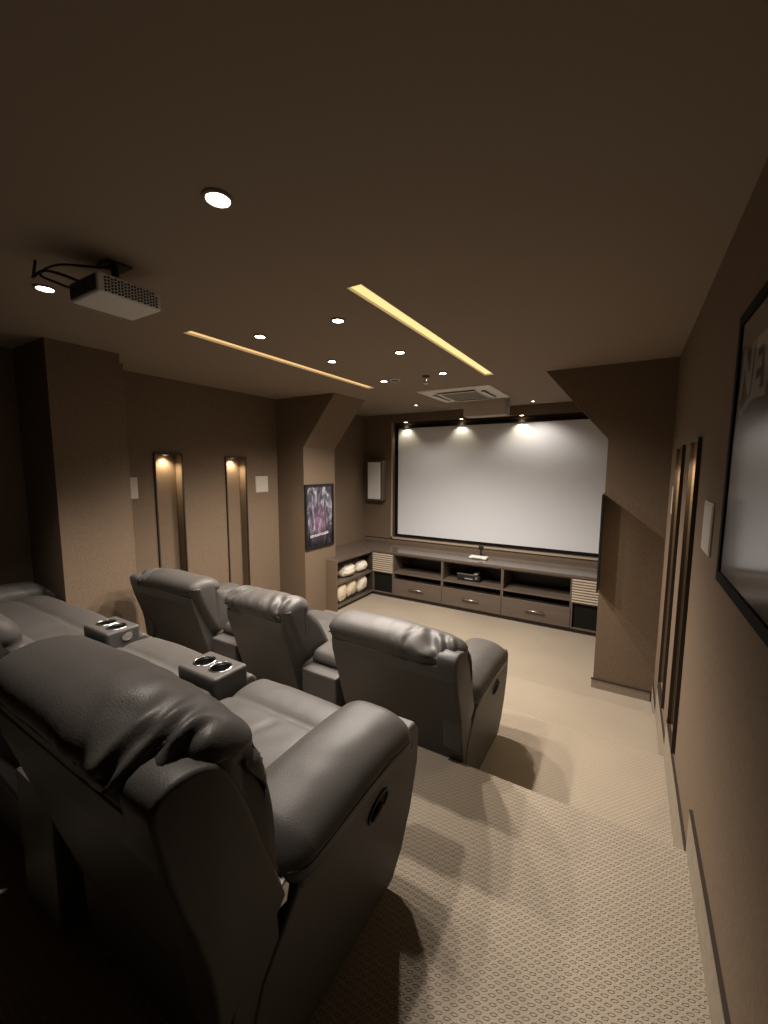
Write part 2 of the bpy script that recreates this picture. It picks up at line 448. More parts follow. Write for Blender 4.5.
# ------------------------------------------------------------------ ceiling lamps
def downlight(x, y, label, watts=40, r=.034, z=ZC, size=2.35, col=(1, .895, .79), m=LENS, group=None, soft=.035):
    t = thing('downlight', label, 'ceiling light', (x, y, z), group)
    finish('trim_ring', lathe(nb(), [(r*1.3, 0), (r*1.3, -.005), (r*1.2, -.008), (r, -.008), (r*.98, -.003)], k=32), CEIL, t, smooth=False)
    finish('lens', lathe(nb(), [(0, -.007), (r*.6, -.0065), (r*.97, -.004), (r*.97, -.001)], k=32), m, t)
    l = bpy.data.lights.new('downlight_lamp', 'SPOT'); l.energy = watts; l.color = col; l.spot_size = size; l.spot_blend = .6; l.shadow_soft_size = soft*S
    lo = bpy.data.objects.new('lamp', l); C.objects.link(lo); lo.parent = t; lo.location = V((0, 0, -.05))*S
    return t
g = 'downlights of the ceiling grid between the strips'
W = 82
downlight(-2.263, 2.078, 'downlight beside the near end of the left strip light', W*.8, group=g, size=1.95)
downlight(-1.605, 2.105, 'downlight nearest the camera beside the right strip light', W*.8, group=g, size=1.95)
downlight(-2.252, 2.864, 'downlight halfway along the left strip light', W*1.25, group=g, size=2.35)
downlight(-1.616, 2.916, 'downlight halfway along the right strip light', W*1.25, group=g, size=2.35)
downlight(-2.289, 3.788, 'downlight right next to the round smoke detector', W*1.75, group=g, size=2.6)
downlight(-1.607, 3.757, 'downlight by the sprinkler, in front of the air conditioner', W*1.75, group=g, size=2.6)
downlight(-1.25, .98, 'large bright downlight alone at upper left, nearest the camera', 66, r=.040, size=1.5)
downlight(-2.616, .982, 'downlight to the left of the projector', 46, r=.038, size=1.6)
downlight(-2.749, 5.457, 'tiny downlight left of the air conditioner near the screen', 16, r=.022)
downlight(-1.202, 5.921, 'tiny downlight right of the air conditioner near the screen', 16, r=.022)
for x, lb in ((-3.345, 'leftmost lamp above the projection screen'), (-2.35, 'middle lamp above the projection screen'), (-1.42, 'rightmost lamp above the projection screen')):
    downlight(x, YS+.030, lb, 6, r=.036, z=RZ1, size=1.9, col=(1, .85, .6), group='lamps in the recess above the screen', m=LENSW)
for (a, b), m, lb in ((SLOTS[0], STRIP, 'long yellow recessed strip light on the right of the ceiling'), (SLOTS[1], STRIPL, 'long amber recessed strip light on the left of the ceiling')):
    t = thing('strip_light', lb, 'strip light', ((a+b)/2, (SY0+SY1)/2, ZC+.05))
    hx, hy = (b-a)/2, (SY1-SY0)/2
    bm = nb()
    for sx in (-1, 1): box(bm, min(sx*hx, sx*(hx-.006)), max(sx*hx, sx*(hx-.006)), -hy, hy, -.049, -.004)
    for sy in (-1, 1): box(bm, -hx+.006, hx-.006, min(sy*hy, sy*(hy-.006)), max(sy*hy, sy*(hy-.006)), -.049, -.004)
    finish('channel', bm, WHITE, t)
    finish('diffuser', bx(-hx+.007, hx-.007, -hy+.007, hy-.007, -.034, -.024), m, t)

# air conditioner cassette, its boxed duct, smoke detector, sprinkler
t = thing('air_conditioner', 'square white ceiling cassette air conditioner before the screen', 'air conditioner', (-1.815, 4.93, ZC))
bm = nb(); h = .415
ring = [(.44, 0), (.44, -.010), (.425, -.018), (.225, -.026), (.225, -.018)]
def sqloft(bm, prof):
    rs = [[bm.verts.new((sx*a, sy*a, z)) for sx, sy in ((-1, -1), (1, -1), (1, 1), (-1, 1))] for a, z in prof]
    for A, B in zip(rs, rs[1:]):
        for j in range(4): bm.faces.new((A[j], A[(j+1) % 4], B[(j+1) % 4], B[j]))
    bm.faces.new(rs[0]); bm.faces.new(rs[-1])
sqloft(bm, ring)
finish('panel', bm, OFFWHITE, t)
bm = nb(); box(bm, -.22, .22, -.22, .22, -.030, -.023)
for k in range(15): box(bm, -.215, .215, -.21+k*.03-.004, -.21+k*.03+.004, -.034, -.029)
finish('intake_grille', bm, GREYVENT, t)
for k in range(4):
    bm = bx(-.24, .24, .285, .325, -.0335, -.029); bmesh.ops.rotate(bm, verts=bm.verts, cent=(0, 0, 0), matrix=Matrix.Rotation(k*PI/2, 3, 'Z'))
    f = finish('vent_slot', bm, DARKVENT, t)
    bm = bx(-.235, .235, .288, .316, -.041, -.034, bev=.003); bmesh.ops.rotate(bm, verts=bm.verts, cent=(0, 0, 0), matrix=Matrix.Rotation(k*PI/2, 3, 'Z'))
    finish('louvre_blade', bm, OFFWHITE, f)
struct('trim_6', bx(-2.02, -1.455, 5.46, 5.70, 2.19, ZC), simple('grey_duct_paint', (.46, .40, .34), .7))
t = thing('smoke_detector', 'round white smoke detector next to a downlight', 'smoke detector', (-2.14, 3.761, ZC))
finish('base', lathe(nb(), [(.055, 0), (.055, -.012), (.05, -.016), (0, -.016)]), WHITE, t)
finish('dome', lathe(nb(), [(.042, -.016), (.038, -.030), (.022, -.038), (0, -.039)]), GREYVENT, t, smooth=True)
t = thing('sprinkler', 'small metal ceiling sprinkler between two downlights', 'sprinkler', (-1.804, 3.794, ZC))
finish('escutcheon', lathe(nb(), [(.040, 0), (.034, -.010), (.014, -.012), (0, -.012)]), DARKVENT, t)
finish('stem', lathe(nb(), [(.011, -.012), (.011, -.045), (.006, -.05), (0, -.05)], k=16), CHROME, t)
bm = nb(); tube(bm, curve_pts([(-.008, 0, -.04), (-.02, 0, -.055), (-.003, 0, -.072)]), .003); tube(bm, curve_pts([(.008, 0, -.04), (.02, 0, -.055), (.003, 0, -.072)]), .003)
lathe(bm, [(0, -.072), (.022, -.072), (.022, -.076), (0, -.076)], k=16)
finish('deflector', bm, CHROME, t)

# ------------------------------------------------------------------ projector
t = thing('projector', 'white ceiling projector with perforated side hanging at upper left', 'projector', (-2.06, 1.045, 2.22))
hx, hy, hz = .125, .135, .085
finish('body', bx(-hx, hx, -hy, hy, 0, hz, bev=.012, seg=3), WHITE, t)
bm = nb()
for i in range(17):
    for j in range(5):
        y = -hy+.03+i*.0135; z = .014+j*.0128+(.004 if i % 2 else 0)
        if i == 16 and j == 4: continue
        box(bm, hx-.001, hx+.0012, y-.0045, y+.0045, z-.0042, z+.0042)
finish('vent_grille', bm, DARKVENT, t)
finish('rear_panel', bx(-hx+.012, hx-.012, -hy-.003, -hy+.002, .012, hz-.012), BLACK, t)
finish('lens', lathe(nb(), [(0, 0), (.030, 0), (.034, .012), (.026, .02), (0, .014)], c=(-.05, hy-.002, .042), rot=Matrix.Rotation(-PI/2, 3, 'X')), BLACK, t, smooth=True)
bm = bx(-.055, .055, -.05, .05, .172, .18, bev=.002); lathe(bm, [(.016, .086), (.016, .173)], k=16); box(bm, -.09, .09, -.012, .012, hz-.001, hz+.008); box(bm, -.012, .012, -.09, .09, hz-.001, hz+.008)
finish('ceiling_mount', bm, BLACK, t)
finish('lens_bar', bx(-hx-.003, -hx+.006, -hy+.02, hy-.05, -.003, .004), STEEL, t)
bm = nb()
tube(bm, curve_pts([(.02, -hy-.002, .05), (-.03, -hy-.06, .075), (-.12, -hy-.09, .10), (-.20, -hy-.10, .09), (-.25, -hy-.08, .12), (-.25, -hy-.07, .18)]), .006)
tube(bm, curve_pts([(-.06, -hy-.002, .04), (-.10, -hy-.05, .06), (-.16, -hy-.09, .095), (-.08, -hy-.05, .13), (0, -.06, .15), (.03, 0, .172)]), .005)
finish('cable', bm, BLACK, t, smooth=True)

# ------------------------------------------------------------------ recliners
SEAT, CON, ARM = .606, .280, .180
def wrinkle(p, amp=.006, f=9):
    return amp*(noise.noise(p*f)+.5*noise.noise(p*f*2.3+V((3, 1, 7))))
def make_recliner(loc, side, hb, label, seed, group, btilt=0, w=None):
    """side: +1 arm on the right, -1 arm on the left, 0 no arm; hb squeezes the back height"""
    t = thing('recliner', label, 'recliner', loc, group)
    so = V((seed*3.1, seed*1.7, seed*2.3)); w = w or SEAT/2; aw = ARM if side > 0 else .245
    def Z(z): return z if z < .5 else .5+(z-.5)*hb
    def Y(y, z): return y-btilt*max(0, z-.45)
    X0 = -w+.004; X1 = w-.004
    if side > 0: B0, B1 = -w+.004, w+aw
    elif side < 0: B0, B1 = -w-aw, w-.004
    else: B0, B1 = -w+.004, w-.004
    # base
    finish('base', bx(X0, X1, .54, 1.20, .035, .37, bev=.015), LEATHER, t)
    finish('footrest', puff(nb(), 'x', X0, X1, [(1.195, .07), (1.215, .04), (1.26, .05), (1.285, .14), (1.285, .33), (1.26, .39), (1.20, .40), (1.19, .25)], .03, m=40, n=10), LEATHER, t, smooth=True)
    # seat cushion with a rolled front edge
    prof = [(.52, .36), (.52, .49), (.62, .53), (.80, .540), (.97, .540), (1.045, .537), (1.075, .524), (1.105, .535), (1.18, .538), (1.25, .520), (1.295, .470), (1.298, .40), (1.26, .365), (1.0, .36), (.7, .355)]
    bm = puff(nb(), 'x', X0, X1, prof, .035, m=96, n=28, crown=.008)
    def sd(p):
        d = wrinkle(p+so, .005, 6)
        e = abs(p.x-.13*side-.02)-.1
        return d-.006*math.exp(-((p.x+.05-.28*(p.y-.75))/.014)**2)*(.75 < p.y < 1.03)
    displace(bm, sd)
    finish('seat_cushion', bm, LEATHER, t, smooth=True)
    # back shell: the flat panel seen from behind
    sp = [(.535, .05), (.492, .07), (.485, .26), (.338, .80), (.332, .872), (.343, .893), (.41, .89), (.60, .45), (.63, .06)]
    sp = [(Y(y, z), Z(z)) for y, z in sp]
    pe = .09
    p0 = B0+(.006 if side < 0 else .045); p1 = B1-(.006 if side > 0 else .045)
    finish('back_panel', prism(nb(), 'x', p0, p1, sp, bev=.010), LEATHER, t)
    # back cushion with head roll; it narrows beside the arm
    cp = [(.80, .49), (.765, .60), (.70, .74), (.64, .83), (.60, .88), (.582, .935), (.555, .98), (.50, 1.017), (.43, 1.026), (.37, 1.012), (.335, .99), (.317, .958), (.324, .925), (.345, .86), (.385, .74), (.49, .50), (.60, .45), (.70, .455)]
    cp = [(Y(y, z), Z(z)) for y, z in cp]
    C0 = B0+(.012 if side >= 0 else .004); C1 = B1-(.012 if side <= 0 else .004)
    def sm(k): k = max(0, min(1, k)); return k*k*(3-2*k)
    def nar(p):
        if side:
            # beside the arm the cushion is only as deep as the wing
            u = (p.x if side > 0 else -p.x)-w
            k = sm((u+.04)/.09); lim = Y(.592, p.z)
            if p.y > lim-.03: p.y -= k*max(0, p.y-lim+.03*math.exp(-abs(p.y-lim)/.03))*.96
            ue = (C1-p.x) if side > 0 else (p.x-C0)
            p.z -= .030*sm(1-ue/.36)*sm((p.z-Z(.86))/.12)
            red = .066*(1-sm((p.y-Y(.34, p.z))/.13))
            sc = 1-red/(C1-C0)
            p.x = (C0+(p.x-C0)*sc) if side > 0 else (C1-(C1-p.x)*sc)
        return p
    bm = puff(nb(), 'x', C0, C1, cp, .066, m=150, n=84, ends=14, crown=.006, warp=nar)
    def bd(p):
        # gathers where the head roll meets the shell at its ends, long pulls elsewhere
        q = p+so
        ue = ((C1-.06-p.x) if side > 0 else (p.x-C0-.06)) if side else min(p.x-C0, C1-p.x)
        end = math.exp(-(max(ue, 0)/.16)**2)
        hgt = max(0, min(1, (p.z-Z(.86))/.09))
        rear = max(0, min(1, (Y(.50, p.z)-p.y)/.10))
        th = math.atan2(p.z-Z(.93), p.y-Y(.44, .93))
        fold = math.sin(ue*75+6*noise.noise(q*5)+th*1.2)
        d = end*hgt*rear*(.015*fold+.014*noise.noise(q*17))-.006*end*hgt*rear
        f2 = 1-2*abs(noise.noise(V((q.x*10+q.z*5, q.y*4, q.z*3))))
        d += .010*max(0, f2-.45)*hgt*math.exp(-(max(ue-.04, 0)/.25)**2)
        d += wrinkle(q, .004, 4)
        d *= sm((min(p.x-C0, C1-p.x)-.004)/.05)
        d -= .012*math.exp(-((p.z-Z(.90))/.018)**2)*(p.y > Y(.50, p.z))
        return d
    displace(bm, bd)
    cu = finish('back_cushion', bm, LEATHER, t, smooth=True)
    pts = [(C0+.03+(.10 if side < 0 else 0)+(C1-C0-.06-(.10 if side else 0))*k/40, Y(.322, .93)-.001, Z(.926)+.004*noise.noise(V((k*.25+seed, 0, 0)))) for k in range(41)]
    finish('seam', tube(nb(), pts, .0045), STITCH, cu, smooth=True)
    # outer wing beside the back, flush with the rear panel
    if side:
        wp = [(.322, .905), (.327, .942), (.36, .960), (.42, .954), (.465, .922), (.51, .83), (.556, .69), (.612, .515), (.608, .485), (.52, .415), (.44, .335), (.43, .345), (.408, .53), (.351, .75)]
        wp = smoothloop([V((Y(y, z), Z(z) if z > .5 else z, 0)) for y, z in wp], 60)
        bm = prism(nb(), 'x', w+aw-.10, w+aw+.004, [(p.x, p.y) for p in wp], bev=.012, seg=4)
        if side < 0:
            for v in bm.verts: v.co.x *= -1
        finish('wing', bm, LEATHER, t, smooth=True)
    if side:
        s = side; xo = w+aw
        def F(bm):
            if s < 0:
                for v in bm.verts: v.co.x *= -1
            return bm
        ap = [(.492, .035), (1.13, .035), (1.20, .10), (1.27, .22), (1.325, .38), (1.33, .50), (1.30, .54), (1.22, .545), (.72, .50), (.665, .475), (.54, .335), (.49, .20)]
        arm = finish('armrest', F(prism(nb(), 'x', w+.01, xo, ap, bev=.012)), LEATHER, t)
        cx = w+aw-.128
        pad = [(cx-.135, .50), (cx-.145, .555), (cx-.122, .600), (cx-.06, .627), (cx+.045, .625), (cx+.118, .592), (cx+.148, .545), (cx+.142, .495), (cx+.10, .475), (cx, .47), (cx-.09, .475)]
        def droop(p):
            k = (p.y-.95)/.3
            p.z -= .020*max(0, k)**2+.012*max(0, -k)
            return p
        bm = puff(nb(), 'y', .625, 1.275, pad, .075, m=64, n=26, ends=10, warp=droop)
        displace(bm, lambda p: wrinkle(p+so, .003, 7))
        pd = finish('arm_pad', F(bm), LEATHER, arm, smooth=True)
        pr = []
        for k in range(40):
            y = .64+k/39*.60; ins = 0
            e = min(y-.625, 1.275-y)
            if e < .075: ins = .075-math.sqrt(max(0, .075**2-(.075-e)**2))
            pr.append(droop(V((cx+.1475-ins*.95, y, .535))))
        pr = [droop(V((cx+.02, .632, .52)))+V((0, 0, -.02)), *pr, droop(V((cx+.0, 1.268, .52)))]
        finish('piping', F(tube(nb(), pr, .0045)), STITCH, pd, smooth=True)
        # second gusset roll under the pad
        gp = [(cx+.05, .45), (cx+.05, .515), (cx+.10, .52), (cx+.128, .50), (cx+.132, .47), (cx+.11, .45)]
        finish('gusset', F(puff(nb(), 'y', .66, 1.29, gp, .02, m=30, n=10, ends=4, warp=droop)), LEATHER, arm, smooth=True)
        # release handle: an oval cup with a lever
        yc, zc = 1.03, .405
        ov = lambda a, b, x: [V((x, yc+a*math.cos(q*PI/12)*.97-b*math.sin(q*PI/12)*.25, zc+a*math.cos(q*PI/12)*.25+b*math.sin(q*PI/12)*.97)) for q in range(24)]
        hd = finish('release_handle', F(tube(nb(), ov(.058, .028, xo+.002), .005, closed=True)), BLACK, arm, smooth=True)
        bm = nb(); vs = [bm.verts.new(p) for p in ov(.056, .026, xo+.0012)]; bm.faces.new(vs)
        finish('cup', F(bm), BLACKCLOTH, hd)
        bm = nb(); tube(bm, [(xo+.004, yc-.045, zc-.012), (xo+.009, yc-.01, zc-.003), (xo+.009, yc+.01, zc+.003)], .009)
        finish('lever', F(bm), BLACK, hd, smooth=True)
        # steel recline bracket showing between wing and arm
        finish('bracket', F(prism(nb(), 'x', xo-.05, xo-.012, [(.60, .455), (.615, .505), (.632, .512), (.645, .49), (.635, .45)], bev=.006)), STEEL, t)
    # feet
    for fx in (X0+.06, X1-.06):
        for fy in (.56, 1.12):
            finish('foot', lathe(nb(), [(.026, .036), (.022, 0.0)], c=(fx, fy, 0), k=16), BLACK, t)
    return t

def make_console(loc, label, group, button=False):
    t = thing('cupholder_console', label, 'console', loc, group)
    h = CON/2-.001
    finish('body', bx(-h+.006, h-.006, .44, 1.19, .035, .50, bev=.012), LEATHER, t)
    ft = finish('front_panel', puff(nb(), 'x', -h+.004, h-.004, [(1.18, .06), (1.22, .04), (1.245, .10), (1.25, .40), (1.24, .52), (1.20, .55), (1.17, .50), (1.17, .2)], .015, m=40, n=6, ends=4), LEATHER, t, smooth=True)
    bm = puff(nb(), 'x', -h, h, [(.56, .50), (.55, .55), (.60, .578), (.80, .585), (.97, .578), (1.005, .55), (1.0, .50), (.8, .495)], .022, m=56, n=8, ends=5)
    displace(bm, lambda p: wrinkle(p+V(loc), .003, 7))
    finish('storage_lid', bm, LEATHER, t, smooth=True)
    blk = finish('cupholder_block', bx(-h+.008, h-.008, 1.015, 1.19, .49, .612, bev=.014, seg=4), LEATHER, t, smooth=False)
    for cx in (-.056, .056):
        boolean(blk, lathe(nb(), [(.043, .55), (.043, .70)], c=(cx, 1.103, 0), k=40))
    for cx in (-.056, .056):
        hd = finish('cup_holder', lathe(nb(), [(.0425, .602), (.0425, .610), (.044, .6145), (.049, .6145), (.051, .6115)], c=(cx, 1.103, 0), k=40, cap=False), CHROME, t, smooth=True, recalc=True)
        finish('liner', lathe(nb(), [(0, .553), (.0415, .553), (.0422, .602)], c=(cx, 1.103, 0), k=32, cap=False), BLACK, hd, smooth=True)
    if button:
        finish('control_disc', lathe(nb(), [(.030, 0), (.030, .006), (.024, .009), (0, .009)], c=(h-.010, 1.12, .570), rot=Matrix.Rotation(PI/2, 3, 'Y'), k=28), CHROME, t, label='round silver control disc')
    return t
XM = -2.01
xs = [XM+SEAT+CON+.002, XM, XM-SEAT-CON-.002]         # near, middle, far
YF = 1.383
gR, gF = 'recliners of the back row', 'recliners of the front row'
make_recliner((xs[0], 0, Z0), 1, 1.0, 'large charcoal leather recliner filling the lower left corner, nearest the camera', 1, gR)
make_recliner((xs[1], 0, Z0), 0, 1.0, 'charcoal recliner in the back row, between two cupholder consoles', 2, gR, btilt=.14)
make_recliner((xs[2]+SEAT/2-.59, 0, Z0), -1, 1.0, 'wide charcoal recliner at the far end of the back row, by the large pillar', 3, gR, w=.59)
make_recliner((xs[0], YF, Z1), 1, .83, 'charcoal recliner at the right end of the front row, beside the aisle', 4, gF)
make_recliner((xs[1], YF, Z1), 0, .83, 'charcoal recliner in the middle of the front row, seen from behind', 5, gF)
make_recliner((xs[2], YF, Z1), -1, .83, 'charcoal recliner at the left end of the front row, before the wall niches', 6, gF)
cx = [XM+SEAT/2+CON/2+.001, XM-SEAT/2-CON/2-.001]
gc = 'cupholder consoles between the recliners'
make_console((cx[0], 0, Z0), 'back row console with two chrome cup holders beside the nearest recliner', gc)
make_console((cx[1], 0, Z0), 'back row console with two cup holders and a silver disc on its side', gc, True)
make_console((cx[0], YF, Z1), 'front row console beside the recliner at the aisle end, seen from behind', gc)
make_console((cx[1], YF, Z1), 'front row console beside the recliner at the left end, seen from behind', gc)

# ------------------------------------------------------------------ screen
t = thing('projection_screen', 'large blank white projection screen in a black frame on the front wall', 'projection screen', (-1.785, YS+.088, .311))
sx0, sx1, sz = -1.725, 1.685, 1.849
bm = nb(); fw = .055
box(bm, sx0-fw, sx0, -.03, .03, -.045, sz+.05); box(bm, sx1, sx1+fw, -.03, .03, -.045, sz+.05)
box(bm, sx0, sx1, -.03, .03, sz, sz+.05); box(bm, sx0, sx1, -.03, .03, -.045, 0)
finish('frame', bm, BLACKV, t)
finish('screen_surface', bx(sx0, sx1, -.012, .004, 0, sz), SCREEN, t)
# beige edge of the recess
o = struct('trim_7', box(bx(RX0-.03, RX0, YS-.012, YS+.03, RZ0-.03, RZ1), RX0-.03, RX1, YS-.012, YS+.03, RZ0-.03, RZ0), TRIMBEIGE)
o = struct('trim_8', bx(XL, RX1+.1, YS-.006, YS+.001, .215, .228), SKIRTCAP)

# ------------------------------------------------------------------ media cabinets
YC, ZK, ZF = 5.466, .173, Z3
XC = -3.505; BK = 6.215; PL = .055; TT = .035; bt = .016
def unit_open(x0, x1, label, group):
    """bay with an open shelf, a slot and a drawer"""
    t = thing('media_cabinet', label, 'cabinet', ((x0+x1)/2, YC, ZF), group)
    h = (x1-x0)/2; H_ = ZK-TT-ZF-.001; d = BK-YC-.05
    bm = nb()
    for s in (-1, 1): box(bm, min(s*h, s*(h-bt)), max(s*h, s*(h-bt)), 0, d, PL, H_)
    box(bm, -h+bt, h-bt, .0, d, PL, PL+bt); box(bm, -h+bt, h-bt, 0, d, H_-bt, H_)
    finish('carcass', bm, OAK, t)
    finish('back_board', bx(-h+bt, h-bt, d-.22, d-.20, PL+bt, H_-bt), OAKDK, t)
    finish('shelf', bx(-h+bt, h-bt, .004, d-.23, .405, .432), OAK, t)
    finish('shelf', bx(-h+bt, h-bt, .10, d-.23, .305, .318), OAK, t)
    finish('plinth', bx(-h, h, .03, d, 0, PL), OAKDK, t)
    dr = finish('drawer', bx(-h+.006, h-.006, -.008, .012, PL+.01, .322, bev=.002), OAK, t)
    bm = nb(); tube(bm, [(-.12, -.035, .20), (.12, -.035, .20)], .008)
    for q in (-.10, .10): tube(bm, [(q, -.035, .20), (q, -.006, .20)], .006)
    finish('handle', bm, STEEL, dr, smooth=True, label='brushed steel bar handle')
    return t
def unit_louvre(x0, x1, label, group):
    """slatted speaker hatch above a black cloth speaker panel"""
    t = thing('speaker_cabinet', label, 'cabinet', ((x0+x1)/2, YC, ZF), group)
    h = (x1-x0)/2; H_ = ZK-TT-ZF-.001; d = BK-YC-.05
    bm = nb()
    for s in (-1, 1): box(bm, min(s*h, s*(h-bt)), max(s*h, s*(h-bt)), 0, d, PL, H_)
    box(bm, -h+bt, h-bt, 0, d, PL, PL+bt); box(bm, -h+bt, h-bt, 0, d, H_-bt, H_); box(bm, -h+bt, h-bt, .0, d, .385, .40)
    finish('carcass', bm, OAK, t)
    finish('plinth', bx(-h, h, .03, d, 0, PL), OAKDK, t)
    bm = bx(-h+.006, h-.006, .002, .012, .395, H_-.004)
    n = 9; z0, z1 = .40, H_-.008
    for k in range(n):
        z = z0+(z1-z0)*(k+.5)/n
        prism(bm, 'x', -h+.004, h-.004, [(.004, z+.013), (-.014, z-.004), (-.014, z-.012), (.004, z-.012)])
    finish('slatted_door', bm, LOUVRE, t)
    finish('speaker_cloth', bx(-h+bt, h-bt, .03, .05, PL+bt, .385), BLACKV, t)
    return t
gm = 'media cabinet units under the screen'
unit_louvre(XC, -3.124, 'cabinet unit with pale slatted hatch in the corner left of the screen', gm)
unit_open(-3.122, -2.292, 'open shelf cabinet unit with one drawer, leftmost below the screen', gm)
unit_open(-2.290, -1.413, 'cabinet unit with one drawer holding the black player on its shelf', gm)
unit_open(-1.411, -.546, 'empty open shelf cabinet unit with one drawer beside the right slatted hatch', gm)
unit_louvre(-.544, -.10, 'cabinet unit with pale slatted hatch next to the right pillar', gm)
# shelf unit along the left wall
YL0 = 4.50
t = thing('shelf_unit', 'low open shelf unit holding the pillows, against the left wall and pillar', 'cabinet', (XC, YL0, ZF))
L = YC-YL0-.002; D = XL+.004-XC; H_ = ZK-TT-ZF-.001; E = XQ+.004-XC; n0 = YQ1+.005-YL0
bm = nb()
box(bm, D, E, n0, n0+bt, PL, H_); box(bm, D, 0, L-bt, L, PL, H_); box(bm, D, D+bt, n0+bt, L-bt, PL, H_)
box(bm, E, E+.008, bt, n0+bt, PL, H_)
box(bm, E, 0, bt, L-bt, PL, PL+.03); box(bm, D+bt, E, n0+bt, L-bt, PL, PL+.03); box(bm, E, 0, bt, L-bt, H_-bt, H_)
finish('carcass', bm, OAKDK, t)
finish('end_panel', bx(E, .014, 0, bt, 0, H_+TT+.002), WALL, t)
bm = nb(); prism(bm, 'z', .375, .405, [(E+.008, bt), (-.004, bt), (-.004, L-bt), (D+bt, L-bt), (D+bt, n0+bt), (E+.008, n0+bt)])
finish('shelf', bm, OAK, t)
finish('plinth', bx(E+.001, -.03, bt, L, 0, PL), OAKDK, t)
finish('bottom_rail', bx(-.012, .004, bt, L, PL-.002, PL+.032), OAK, t)
# L-shaped worktop
bm = nb()
pts = [(XL+.003, YQ1+.005), (XQ+.004, YQ1+.005), (XQ+.004, YL0+bt+.001), (XC+.012, YL0+bt+.001), (XC+.012, YC-.014), (-.06, YC-.014), (-.06, YS-.008), (XL+.003, YS-.008)]
prism(bm, 'z', ZK-TT, ZK, pts, bev=.003, seg=2)
tag(finish('worktop', bm, TOPM, loc=(-2.1, 5.9, ZK-TT)), 'long polished brown worktop over the cabinets below the screen', 'worktop')

# pillows on the left shelves
def pillow(c, hx, hy, hz, rx, m, label, group, ribs=0, seed=0):
    bm = nb(); n = 28
    bmesh.ops.create_uvsphere(bm, u_segments=40, v_segments=24, radius=1)
    for v in bm.verts:
        p = v.co.normalized(); sgn = lambda q, e: math.copysign(abs(q)**e, q)
        q = V((sgn(p.x, .55), sgn(p.y, .55), sgn(p.z, .8)))
        cr = 1-.22*(abs(q.x)*abs(q.y))**2
        nz = .06*noise.noise(p*2.6+V((seed*5, 0, 0)))
        rb = 1+ribs*.035*math.cos(q.y*16+2*q.x) if ribs else 1
        q = V((q.x*hx*cr*rb, q.y*hy*cr, q.z*hz*(1-.35*max(abs(q.x), abs(q.y))**4)*rb))*(1+nz)
        v.co = q
    bmesh.ops.rotate(bm, verts=bm.verts, cent=(0, 0, 0), matrix=Matrix.Rotation(rx, 3, 'Y'))
    zmin = min(v.co.z for v in bm.verts)
    for v in bm.verts: v.co += V((c[0], c[1], c[2]-zmin))
    o = finish('pillow', bm, m, loc=c, smooth=True)
    tag(o, label, 'pillow', group)
    edge = nb()
    return o
zs_, zb_ = ZF+.405, ZF+PL+.03
gp_ = 'pillows on the left shelf unit'
pillow((-3.74, 4.94, zs_), .215, .17, .10, 0, CREAM2, 'pale pillow lying on the upper left shelf, next to the pillar', gp_, 0, 1)
pillow((-3.74, 5.285, zs_), .215, .16, .095, 0, CREAM2, 'pale pillow lying on the upper left shelf, in the corner', gp_, 0, 2)
pillow((-3.595, 4.705, zb_), .078, .11, .135, 0, CREAM, 'cream pillow standing on the lower left shelf, right against the pillar', gp_, 1, 3)
pillow((-3.68, 4.965, zb_), .16, .14, .150, 0, CREAM, 'striped cream pillow standing in the middle of the lower left shelf', gp_, 1, 4)
pillow((-3.68, 5.27, zb_), .16, .135, .152, 0, CREAM2, 'pale pillow standing on the lower left shelf, nearest the corner', gp_, 0, 5)

# player in the middle cabinet bay
t = thing('media_player', 'small black player with silver top edge on the middle cabinet shelf', 'player', (-1.93, YC+.10, ZF+.432))
finish('body', bx(-.17, .17, 0, .22, .012, .095, bev=.006), BLACK, t)
finish('top_strip', bx(-.165, .09, -.003, .012, .097, .106), STEEL, t)
finish('display', bx(-.05, .07, -.002, .003, .03, .045), simple('grey_display', (.3, .31, .32), .3), t)
for fx in (-.14, .14): finish('foot', lathe(nb(), [(.014, .013), (.012, 0)], c=(fx, .05, 0), k=12), BLACK, t)
finish('silver_knob', lathe(nb(), [(.018, 0), (.018, .012), (0, .014)], c=(.125, 0, .06), rot=Matrix.Rotation(PI/2, 3, 'X'), k=20), STEEL, t)
tag(finish('remote_control', bx(-1.86, -1.80, YC+.13, YC+.28, ZF+.432+.0955, ZF+.432+.112, bev=.004), WHITE, loc=(-1.83, YC+.2, ZF+.53)), 'small white remote control lying on the black player', 'remote control')
# white box and black sensor on the worktop
t = thing('router', 'flat white box lying on the worktop below the screen', 'router', (-1.83, 5.72, ZK))
finish('case', bx(-.13, .13, -.06, .06, .004, .034, bev=.010, seg=3), WHITE, t)
for k in range(4): finish('rubber_foot', lathe(nb(), [(.010, .006), (.009, 0)], c=((-.1, .1)[k % 2], (-.04, .04)[k//2], 0), k=12), BLACK, t)
finish('port_strip', bx(-.08, .06, -.0615, -.058, .012, .022), GREYVENT, t)
t = thing('webcam', 'small black camera on a post standing on the worktop before the screen', 'camera', (-1.86, 5.92, ZK))
finish('base', lathe(nb(), [(.055, 0), (.055, .008), (.02, .016), (0, .016)], k=24), BLACK, t)
finish('post', lathe(nb(), [(.012, .014), (.012, .09)], k=16), BLACK, t)
finish('head', bx(-.035, .035, -.02, .02, .088, .16, bev=.008), BLACK, t)
# white front speaker
t = thing('loudspeaker', 'white fronted loudspeaker mounted on the front wall left of the screen', 'loudspeaker', (-3.87, YS, .905))
finish('cabinet', bx(-.165, .165, -.14, 0, 0, .70, bev=.008), OAK, t)
finish('grille', bx(-.135, .125, -.150, -.139, .028, .672, bev=.005), WHITE, t)
finish('badge', bx(-.012, .012, -.154, -.151, .05, .06), STEEL, t)

